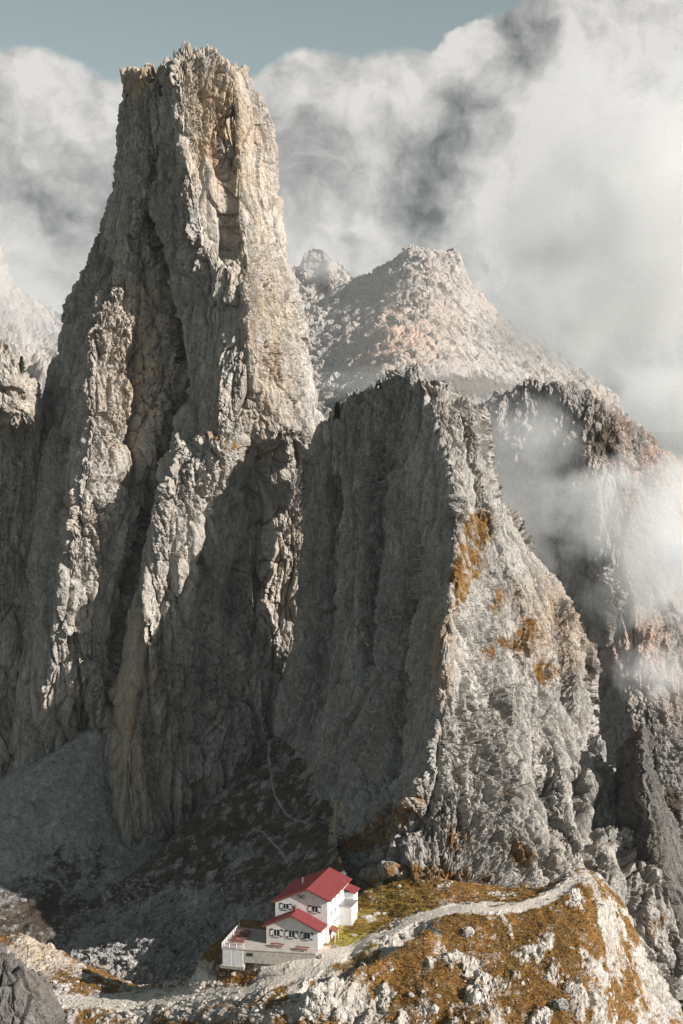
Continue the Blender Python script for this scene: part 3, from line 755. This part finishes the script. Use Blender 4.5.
# ---- terrace
ter = empty('terrace', HUT_O, -HA)
tag(ter, 'paved terrace on a stone wall before the white hut, railed at its left end', 'terrace')
deck = [(.4, -2.7), (-15.6, -4.75), (-20.6, -5.2), (-21.6, 8.5), (-12.02, 8.5), (-12.02, -.02), (.4, -.02)]
bm = bmesh.new(); prism(bm, deck, 2, -.16, .05); link('deck', bm, DECK, ter)
bm = bmesh.new(); prism(bm, [(.35, -2.6), (-15.55, -4.62), (-15.55, -3.9), (.35, -1.9)], 2, -2.9, -.165); rw = link('retaining_wall', bm, STONE, ter)
bm = bmesh.new()
Mw = Matrix.Translation((-14.2, -4.46, -1.05)) @ Matrix.Rotation(math.atan2(2.02, 15.9), 4, 'Z')
box(bm, -.65, .65, -.09, .02, -.32, .32, Mw); link('window', bm, GLASS, rw)
bm = bmesh.new(); prism(bm, [(-15.56, -4.6), (-20.5, -5.08), (-21.3, 6), (-15.56, 6)], 2, -4.2, -.165); un = link('understorey', bm, CORR, ter)
for a in (0, 1):
    t0, t1 = (.04, .46) if a == 0 else (.52, .96)
    bm = bmesh.new(); A = Vector((-20.5, -5.08, 0)); B = Vector((-15.56, -4.6, 0)); n = Vector((.1, -1, 0)).normalized()
    k = 12
    for i in range(k):
        p = A.lerp(B, t0 + (t1 - t0) * i / k); q = A.lerp(B, t0 + (t1 - t0) * (i + .7) / k)
        prism(bm, [(p.x, p.y - .004), (q.x, q.y - .004), (q.x + n.x * .07, q.y + n.y * .07), (p.x + n.x * .07, p.y + n.y * .07)], 2, -3.5, -.35)
    link('door', bm, CORR, un)
bm = bmesh.new(); box(bm, -20.9, -15.4, -5.3, -4.6, -4.4, -3.75); link('footing', bm, STONE, un)
rl = bmesh.new(); path = [(-12.1, -4.25), (-15.6, -4.68), (-20.5, -5.12), (-21.45, 8.3)]
posts = []
for i in range(3):
    a, b = Vector((*path[i], 0)), Vector((*path[i + 1], 0)); n = max(1, round((b - a).length / 1.7))
    if i == 0: continue
    for k in range(n + (1 if i == 2 else 0)): posts.append(a.lerp(b, k / n))
    for z in (.45, .8, 1.12): rod(rl, (a.x, a.y, z), (b.x, b.y, z), .05, n=5)
link('railing', rl, WHITE, ter)
for p in posts:
    bm = bmesh.new(); rod(bm, (p.x, p.y, .051), (p.x, p.y, 1.2), .075, n=6); link('post', bm, WHITE, ter)

def hl(u, v, z=0): return HUT_O + HU * u + HV * v + Vector((0, 0, z))
def picnic(L_=2.6):
    r = empty('picnic_table', (0, 0, 0))
    b = bmesh.new()
    for y in (-.3, -.1, .1, .3): box(b, -L_/2, L_/2, y - .09, y + .09, .72, .77)
    link('table_top', b, MAROON, r)
    for s in (-1, 1):
        b = bmesh.new()
        for y in (s * .72, s * .92): box(b, -L_/2, L_/2, y - .09, y + .09, .43, .48)
        link('bench_seat', b, MAROON, r)
    for x in (-L_*.36, L_*.36):
        b = bmesh.new()
        for s in (-1, 1): rod(b, (x, s * .25, .72), (x, s * .85, 0), .05, n=4)
        box(b, x - .03, x + .03, -.9, .9, .36, .429); link('leg_frame', b, MAROON, r)
    return r
G_ = 'red brown picnic tables on the hut terrace'
t0_ = picnic(3.0)
tspots = [(-9.0, -1.35, 0, 'red brown picnic table under the two left annex windows'), (-3.1, -1.75, 0, 'red brown picnic table under the right annex window, near the corner'),
          (-18.0, -2.6, 0, 'picnic table at the front of the railed terrace end'), (-18.3, -.2, 0, 'picnic table second from the front railing on the left terrace end'),
          (-18.6, 2.2, 0, 'picnic table third from the front railing on the left terrace end'), (-18.9, 4.6, 0, 'picnic table farthest back on the railed left terrace end')]
for i, (u, v, a, lb) in enumerate(tspots):
    if i == 0: t0_.location = hl(u, v, .052); t0_.rotation_euler = (0, 0, -HA); tag(t0_, lb, 'picnic table', G_); src = t0_
    else:
        c = copy_thing(src, hl(u, v, .052), -HA, lb)

# ---- wooden mast on the shaded rib behind the hut
GND = [spur, slope, peak]
p = hit(334.5, 838, GND); s = p.y / F
mast = empty('wooden_mast', p - Vector((0, 0, .2)))
tag(mast, 'tall narrow wooden mast standing on the dark rib above the hut roof', 'mast')
bm = bmesh.new(); rod(bm, (0, 0, 0), (.5, 0, 38 * s), .42, .30, 8); link('pole', bm, TAN, mast)
bm = bmesh.new(); rod(bm, (-1.3, .5, .3), (.1, .1, 22 * s), .16, .13, 6); link('brace', bm, TAN, mast)
bm = bmesh.new(); box(bm, -1.6, 1.0, -.8, .8, -.6, .9); bmesh.ops.bevel(bm, geom=bm.edges, offset=.15); link('footing', bm, STONE, mast)
bm = bmesh.new(); box(bm, .1, .9, -.3, .3, 37 * s, 37 * s + .5); link('cap', bm, TAN, mast)

# ---- sign post and hiker on the path
p = hit(276.5, 976, [spur]); sp_ = empty('sign_post', p)
tag(sp_, 'thin wooden way post at the path junction left of the standing hiker', 'sign post')
bm = bmesh.new(); rod(bm, (0, 0, -.2), (0, 0, 2.9), .09, .08, 6); link('post', bm, TAN, sp_)
bm = bmesh.new(); prism(bm, [(0, 2.35), (.6, 2.35), (.75, 2.48), (.6, 2.6), (0, 2.6)], 1, -.13, -.095); link('board', bm, TAN, sp_)

def person(loc, rz, top, legs, label, h=1.75):
    k = h / 1.75
    bmj = {'pelvis': (0, 0, .95), 'chest': (0, .02, 1.3), 'neck': (0, 0, 1.48), 'head': (0, -.01, 1.62), 'top': (0, 0, 1.72),
           'kl': (-.11, -.06, .52), 'fl': (-.12, .02, .08), 'tl': (-.13, -.16, .03), 'kr': (.11, .06, .52), 'fr': (.12, .16, .08), 'tr': (.13, -.02, .03),
           'sl': (-.19, .02, 1.40), 'el': (-.26, .05, 1.12), 'hl': (-.24, -.08, .90), 'sr': (.19, .02, 1.40), 'er': (.26, .05, 1.12), 'hr': (.24, -.08, .90)}
    rad = {'pelvis': .15, 'chest': .16, 'neck': .06, 'head': .105, 'top': .08, 'kl': .075, 'kr': .075, 'fl': .05, 'fr': .05, 'tl': .045, 'tr': .045, 'sl': .07, 'sr': .07, 'el': .048, 'er': .048, 'hl': .038, 'hr': .038}
    names = list(bmj); ed = [('pelvis', 'chest'), ('chest', 'neck'), ('neck', 'head'), ('head', 'top'), ('pelvis', 'kl'), ('kl', 'fl'), ('fl', 'tl'), ('pelvis', 'kr'), ('kr', 'fr'), ('fr', 'tr'), ('chest', 'sl'), ('sl', 'el'), ('el', 'hl'), ('chest', 'sr'), ('sr', 'er'), ('er', 'hr')]
    me = bpy.data.meshes.new('person'); me.from_pydata([Vector(bmj[n]) * k for n in names], [(names.index(a), names.index(b)) for a, b in ed], [])
    o = bpy.data.objects.new('person', me); COL.objects.link(o); o.location = loc; o.rotation_euler = (0, 0, rz)
    sk = o.modifiers.new('skin', 'SKIN'); o.modifiers.new('sub', 'SUBSURF').levels = 1; o.modifiers['sub'].render_levels = 1
    if not me.skin_vertices: me.skin_vertices.new()
    for n, s_ in zip(names, me.skin_vertices[0].data): s_.radius = (rad[n] * k, rad[n] * k)
    me.skin_vertices[0].data[0].use_root = True
    m, nt, b = new_mat('hiker_clothes'); g = NB(nt)
    sep = g.n('ShaderNodeSeparateXYZ'); g.link(g.n('ShaderNodeTexCoord').outputs['Object'], sep.inputs[0]); z = sep.outputs['Z']
    c = g.mix(g.rng(z, .93 * k, .95 * k), legs, top); c = g.mix(g.rng(z, 1.47 * k, 1.49 * k), c, (.5, .33, .25)); c = g.mix(g.rng(z, 1.63 * k, 1.65 * k), c, (.05, .035, .025))
    nt.links.new(c, b.inputs['Base Color']); me.materials.append(m)
    hd = o
    b = bmesh.new(); box(b, -.15 * k, .15 * k, .14 * k, .34 * k, 1.02 * k, 1.5 * k); bmesh.ops.bevel(b, geom=b.edges, offset=.05, segments=2)
    bp = link('backpack', b, simple_mat('pack_cloth', (.05, .05, .07), .8), o)
    return tag(o, label, 'person')
p = hit(283.8, 975, [spur]); person(p, math.radians(200), (.06, .07, .09), (.05, .05, .055), 'hiker in dark clothes with a backpack standing on the pale path', 1.8)

# ---- conifers
def conifer(px, py, hpx, objs, label, lean=0, depth=None):
    p = hit(px, py, objs)
    h = hpx / F * p.y; r = empty('pine_tree', p - Vector((0, 0, .3)))
    b = bmesh.new(); rod(b, (0, 0, -.5), (lean, 0, h * .97), h * .035, .01, 6); link('trunk', b, simple_mat('bark', (.10, .07, .05), .9, .3), r)
    rnd = random.Random(px); b = bmesh.new()
    for i in range(900):
        t = rnd.random() ** .8; z = h * (.08 + .92 * t); R = h * .27 * (1 - t) ** .8 + .05; a = rnd.random() * 6.283
        R *= .55 + .45 * rnd.random() + .2 * math.sin(a * 3 + 5 * t)
        d = Vector((math.cos(a), math.sin(a), -.35)); c = Vector((lean * t, 0, z)) + d * R * (.4 + .6 * rnd.random())
        s1 = h * .035 * (.6 + rnd.random()); sd_ = Vector((-d.y, d.x, rnd.uniform(-.4, .4))).normalized()
        v = [b.verts.new(c - sd_ * s1), b.verts.new(c + sd_ * s1), b.verts.new(c + d * s1 * 2.4 + Vector((0, 0, rnd.uniform(-.3, .1) * s1)))]
        b.faces.new(v)
    me = bpy.data.meshes.new('crown'); b.to_mesh(me); b.free(); me.materials.append(simple_mat('needles', (.055, .075, .03), .8, .4, 2))
    o = bpy.data.objects.new('crown', me); COL.objects.link(o); o.parent = r
    return tag(r, label, 'pine tree')
conifer(21.5, 372, 17, [left_rock, tower], 'small lone conifer on the sunlit crest at the left edge of the photo')
conifer(337, 418, 17, [peak], 'small dark conifer on the left shoulder of the jagged middle peak')

# ---- boulders
def boulder(px, py, wpx, mat, label, squash=.75, seed=0, objs=[spur]):
    p = hit(px, py, objs); r = wpx / F * p.y / 2
    b = bmesh.new(); bmesh.ops.create_icosphere(b, subdivisions=5, radius=1)
    V = np.array([v.co[:] for v in b.verts]); V = V * (1 + .30 * facet(V * 1.3 + seed * 7, seed, 1, .1)[:, None] + .12 * facet(V * 3 + seed, seed + 1, 1, .2)[:, None] + .05 * facet(V * 7, seed + 2)[:, None])
    for v, c in zip(b.verts, V): v.co = Vector(c) * r; v.co.z *= squash
    o = link('boulder', b, mat); o.location = p + Vector((0, 0, r * squash * .35))
    return tag(o, label, 'boulder', 'boulders on the slope')
boulder(561, 1007, 13, M_SLOPE, 'dark grey boulder lying in the rust brown grass near the bottom edge', .85, 1)
boulder(321, 957, 6, M_FORE, 'small pale boulder beside the path below the terrace corner', .7, 2)
boulder(547, 979, 8, M_FORE, 'pale boulder in brown grass under the winding ridge path', .7, 3)
boulder(468, 934, 13, M_FORE, 'wide pale boulder at the upper edge of the grassy spur below the path', .8, 4)
boulder(404, 937, 9, M_FORE, 'grey boulder on the rocky lip right of the hut path', .7, 5)
boulder(572, 874, 7, M_FORE, 'pale boulder near the upper bend of the ridge path', .7, 6)
boulder(590, 960, 6, M_FORE, 'small pale boulder below the right shoulder of the spur', .7, 7)

# ---- loose stones and grass tufts
rnd = np.random.RandomState(5)
def scatter(name, objs, regions, n, build, mat, cond=None):
    V = []; Fc = []
    tot = 0
    for (x0, x1, y0, y1, wgt) in regions:
        for _ in range(int(n * wgt)):
            px, py = rnd.uniform(x0, x1), rnd.uniform(y0, y1); d = W(px, py, 1).normalized()
            best = None
            for o in objs:
                if o.name not in _B: hit(0, 0, [o])
                r = _B[o.name].ray_cast(Vector((0, 0, 0)), d)
                if r[0] is not None and (best is None or r[3] < best[1][3]): best = (o, r)
            if best is None: continue
            if cond and not cond(px, py, best[0], best[1]): continue
            vs, fs = build(best[1][0]); k = len(V); V += vs; Fc += [tuple(q + k for q in f) for f in fs]
    me = bpy.data.meshes.new(name); me.from_pydata(V, [], Fc); me.materials.append(mat)
    o = bpy.data.objects.new(name, me); COL.objects.link(o); o['kind'] = 'stuff'; return o
_ico = bmesh.new(); bmesh.ops.create_icosphere(_ico, subdivisions=1, radius=1); IV = np.array([v.co[:] for v in _ico.verts]); IF = [tuple(v.index for v in f.verts) for f in _ico.faces]; _ico.free()
def stone(p):
    s = rnd.gamma(2, .13) + .1; R = rnd.normal(size=(3, 3)) * .25 + np.eye(3)
    v = (IV * (1 + .25 * rnd.uniform(-1, 1, (len(IV), 1)))) @ R * s * np.array([1, 1, .7]); return [tuple(q) for q in v + np.array(p)], IF
scatter('gravel', [spur, slope], [(0, 240, 960, 1020, .5), (240, 330, 990, 1020, .1), (330, 620, 870, 1024, .15)], 1500, stone, M_FORE)
scatter('rubble', [slope, gully], [(60, 300, 880, 975, .8), (0, 140, 740, 900, .25)], 2200, stone, M_SLOPE)
_attr = {}
vegv = np.empty(len(spur.data.vertices), np.float32); spur.data.attributes['veg'].data.foreach_get('value', vegv)
def tuft(p):
    vs, fs = [], []
    n = rnd.randint(5, 9); s = rnd.uniform(.2, .5)
    for _ in range(n):
        a = rnd.uniform(0, 6.283); dx, dy = math.cos(a), math.sin(a); L_ = s * rnd.uniform(.6, 1.2); k = len(vs)
        bx, by = p[0] + dx * s * .3, p[1] + dy * s * .3
        vs += [(bx - dy * .05, by + dx * .05, p[2] - .05), (bx + dy * .05, by - dx * .05, p[2] - .05), (bx + dx * L_ * .7, by + dy * L_ * .7, p[2] + L_ * .8)]
        fs.append((k, k + 1, k + 2))
    return vs, fs
def grassy(px, py, o, r):
    q = np.empty(4, np.int32); poly = o.data.polygons[r[2]]
    return vegv[poly.vertices[0]] > .5 and r[1].z > .25
scatter('grass', [spur], [(330, 640, 880, 1024, .75), (345, 440, 865, 935, .25), (200, 330, 950, 1010, .12), (0, 200, 975, 1024, .12)], 24000, tuft, simple_mat('dry_grass', (.225, .115, .031), .9, 0, .4, 0, (.32, .20, .058)), grassy)
# ------------------------------------------------------------------ mist drifting round the far ridge
def mist(px, py, Y, rx, ry, rz, dens, nscale, thr, seed, soft=1.0, amp=2.4, alb=1.0):
    b = bmesh.new(); bmesh.ops.create_icosphere(b, subdivisions=3, radius=1.0)
    o = link('mist', b, vol_mat(dens, nscale / (rx / F * Y), thr, seed, soft, amp, alb), smooth=True)
    o.location = W(px, py, Y); o.scale = (rx / F * Y, rz, ry / F * Y); o['kind'] = 'stuff'
    return o
def vol_mat(dens, ns, thr, seed, soft, amp, alb):
    m = bpy.data.materials.new('mist_volume'); m.use_nodes = True; nt = m.node_tree; nt.nodes.clear(); g = NB(nt)
    pv = g.n('ShaderNodeVolumePrincipled'); pv.inputs['Color'].default_value = (alb, alb, alb, 1); pv.inputs['Anisotropy'].default_value = .1
    oc = g.n('ShaderNodeTexCoord').outputs['Object']; ln = g.n('ShaderNodeVectorMath', operation='LENGTH'); g.link(oc, ln.inputs[0])
    fall = g.rng(ln.outputs['Value'], .15, .98, 1.0, 0.0)
    ps = g.n('ShaderNodeVectorMath', operation='ADD'); g.link(g.P(), ps.inputs[0]); ps.inputs[1].default_value = (seed * 531, 17 * seed, 0)
    nz = g.noise(ps.outputs[0], ns, 5, .62, .8)
    d = g.math('ADD', fall, g.math('MULTIPLY', g.math('SUBTRACT', nz, .5), amp))
    d = g.math('MULTIPLY', g.rng(d, thr, thr + .6 * soft), g.rng(ln.outputs['Value'], .75, .98, 1, 0))
    g.link(g.math('MULTIPLY', d, dens), pv.inputs['Density'])
    out = g.n('ShaderNodeOutputMaterial'); g.link(pv.outputs[0], out.inputs['Volume'])
    return m
mist(655, 225, 1350, 205, 255, 150, .017, 2.0, .28, 1, .8, 2.3, .92)
mist(560, 318, 1300, 105, 72, 80, .018, 1.9, .15, 11, 1.0, 1.9, .95)
mist(700, 420, 1020, 120, 80, 60, .03, 1.9, .10, 12, 1.0, 1.8, .95)
mist(682, 548, 690, 130, 135, 45, .05, 2.0, .28, 2, 1.0, 2.2)
mist(540, 435, 770, 80, 50, 40, .014, 1.8, .36, 3)
mist(600, 505, 740, 85, 66, 45, .032, 1.8, .38, 4)
mist(655, 672, 715, 64, 46, 30, .035, 1.8, .38, 5)
mist(510, 500, 800, 90, 140, 36, .014, 1.6, .12, 6)
mist(318, 262, 2350, 55, 32, 150, .004, 1.5, .35, 7)
mist(20, 290, 3500, 150, 75, 300, .0028, 1.5, .15, 8)
mist(430, 385, 1650, 190, 30, 120, .0022, 1.2, .10, 9)
mist(440, 320, 1700, 210, 110, 150, .0007, 1.0, -.2, 13, 1.0, 1.2)
# even haze: one closed box round everything
bm = bmesh.new(); box(bm, -9100, 9100, -1600, 16100, -360, 760)
m = bpy.data.materials.new('haze_air'); m.use_nodes = True; m.node_tree.nodes.clear(); g = NB(m.node_tree)
pv = g.n('ShaderNodeVolumePrincipled'); pv.inputs['Color'].default_value = (.86, .93, 1.0, 1); pv.inputs['Density'].default_value = HAZE
g.link(pv.outputs[0], g.n('ShaderNodeOutputMaterial').inputs['Volume'])
hz = link('haze', bm, m); hz['kind'] = 'stuff'
# ------------------------------------------------------------------ light, sky, camera
sun = bpy.data.lights.new('sun', 'SUN'); sun.energy = 5.0; sun.angle = math.radians(.5); sun.color = (1, .94, .875)
so = bpy.data.objects.new('sun', sun); COL.objects.link(so)
sd = Vector((math.sin(SUN_AZ) * math.cos(SUN_EL), -math.cos(SUN_AZ) * math.cos(SUN_EL), math.sin(SUN_EL)))
so.rotation_euler = sd.to_track_quat('Z', 'Y').to_euler(); so.location = sd * 300

w = bpy.data.worlds.new('World'); sc.world = w; w.use_nodes = True
nt = w.node_tree; nt.nodes.clear(); g = NB(nt)
sky = g.n('ShaderNodeTexSky', sky_type='NISHITA', sun_disc=False, sun_elevation=SUN_EL)
sky.sun_rotation = math.pi - SUN_AZ       # clockwise from +Y: the sun stands behind the camera, to the right
sky.altitude = 2200; sky.air_density = 1.0; sky.dust_density = 1.0; sky.ozone_density = .8
hs = g.n('ShaderNodeHueSaturation'); hs.inputs['Saturation'].default_value = .40; hs.inputs['Hue'].default_value = .425; g.link(sky.outputs[0], hs.inputs['Color'])
bg1 = g.n('ShaderNodeBackground'); bg1.inputs['Strength'].default_value = .052; g.link(hs.outputs[0], bg1.inputs['Color'])
D = g.n('ShaderNodeTexCoord').outputs['Generated']
def warp(vec, scale, amt, det=3):
    n_ = g.n('ShaderNodeTexNoise'); g.link(vec, n_.inputs['Vector']); n_.inputs['Scale'].default_value = scale; n_.inputs['Detail'].default_value = det
    c_ = g.n('ShaderNodeVectorMath', operation='SUBTRACT'); g.link(n_.outputs['Color'], c_.inputs[0]); c_.inputs[1].default_value = (.5, .5, .5)
    o_ = g.n('ShaderNodeVectorMath', operation='SCALE'); g.link(c_.outputs[0], o_.inputs[0]); o_.inputs['Scale'].default_value = amt
    a_ = g.n('ShaderNodeVectorMath', operation='ADD'); g.link(vec, a_.inputs[0]); g.link(o_.outputs[0], a_.inputs[1])
    return a_.outputs[0]
DW = warp(warp(D, 11, .05, 4), 45, .018, 5)
def dblob(px, py, r, soft=.6):
    v = Vector(((px - CX) / F, 1, (HY - py) / F)).normalized()
    x = g.n('ShaderNodeVectorMath', operation='DISTANCE'); g.link(DW, x.inputs[0]); x.inputs[1].default_value = v
    return g.rng(x.outputs['Value'], r / F * (1 - soft), r / F * (1 + soft), 1, 0)
def add(v, items):
    for (x, y, r, a_, so_) in items: v = g.math('ADD', v, g.math('MULTIPLY', dblob(x, y, r, so_), a_))
    return v
sep = g.n('ShaderNodeSeparateXYZ'); g.link(D, sep.inputs[0])
def relief(scale, det, rough):
    n0 = g.noise(DW, scale, det, rough)
    of = g.n('ShaderNodeVectorMath', operation='ADD'); g.link(DW, of.inputs[0]); of.inputs[1].default_value = (.22 / scale, 0, .16 / scale)
    return n0, g.math('SUBTRACT', n0, g.noise(of.outputs[0], scale, det, rough))
nA, rA = relief(13, 8, .56); nB, rB = relief(34, 7, .6); nC = g.noise(DW, 5, 5, .55)
el = g.rng(sep.outputs['Z'], .165, .235, 1.0, -.1)
cov = g.math('ADD', el, g.math('MULTIPLY', g.math('SUBTRACT', nA, .5), 1.1))
cov = add(cov, [(285, 72, 48, .55, .5), (462, 50, 26, .7, .5), (60, 90, 80, .45, .5), (640, 60, 150, 1.6, .35), (380, 95, 60, .35, .5), (225, 30, 60, -.5, .5), (520, -20, 40, -.6, .5), (120, 10, 70, -.4, .5)])
cm = g.rng(cov, .44, .60)
cm = g.math('MULTIPLY', cm, g.rng(sep.outputs['Y'], .55, .85))
shade = g.math('ADD', .50, g.math('MULTIPLY', g.math('SUBTRACT', nC, .5), 1.1))
shade = g.math('ADD', shade, g.math('MULTIPLY', g.math('SUBTRACT', nA, .5), .7))
shade = g.math('ADD', shade, g.math('MULTIPLY', rA, 2.2)); shade = g.math('ADD', shade, g.math('MULTIPLY', rB, 1.3))
shade = add(shade, [(610, 200, 150, .42, .5), (590, 30, 90, .22, .5), (50, 110, 90, .22, .6), (285, 70, 48, .25, .5), (460, 50, 30, .3, .5), (390, 85, 40, .2, .5),
                    (445, 140, 40, -.6, .7), (425, 185, 40, -.65, .7), (480, 95, 38, -.6, .7), (510, 55, 34, -.5, .7), (535, 12, 30, -.55, .7), (425, 232, 34, -.45, .7), (665, 185, 38, -.25, .6), (90, 230, 70, -.12, .6), (350, 160, 60, -.08, .6)])
cc = g.mix(g.rng(shade, -.35, .95), (.075, .095, .095), (.74, .715, .69))
bg2 = g.n('ShaderNodeBackground'); g.link(cc, bg2.inputs['Color']); bg2.inputs['Strength'].default_value = .64
mx = g.n('ShaderNodeMixShader'); g.link(cm, mx.inputs[0]); g.link(bg1.outputs[0], mx.inputs[1]); g.link(bg2.outputs[0], mx.inputs[2])
out = g.n('ShaderNodeOutputWorld'); g.link(mx.outputs[0], out.inputs['Surface'])

cam = bpy.data.cameras.new('camera'); co = bpy.data.objects.new('camera', cam); COL.objects.link(co)
co.rotation_euler = (math.radians(90), 0, 0)
cam.sensor_fit = 'VERTICAL'; cam.sensor_height = 24; cam.lens = F / 1024 * 24
cam.shift_y = -(512 - HY) / 1024; cam.clip_end = 30000; cam.clip_start = 1
sc.camera = co
sc.view_settings.view_transform = 'Standard'; sc.view_settings.look = 'None'; sc.view_settings.gamma = 1; sc.view_settings.exposure = .66
sc.cycles.denoising_prefilter = 'NONE'; sc.cycles.volume_bounces = 8; sc.cycles.volume_step_rate = 2.0; sc.cycles.volume_max_steps = 96; sc.cycles.max_bounces = 6; sc.cycles.diffuse_bounces = 2
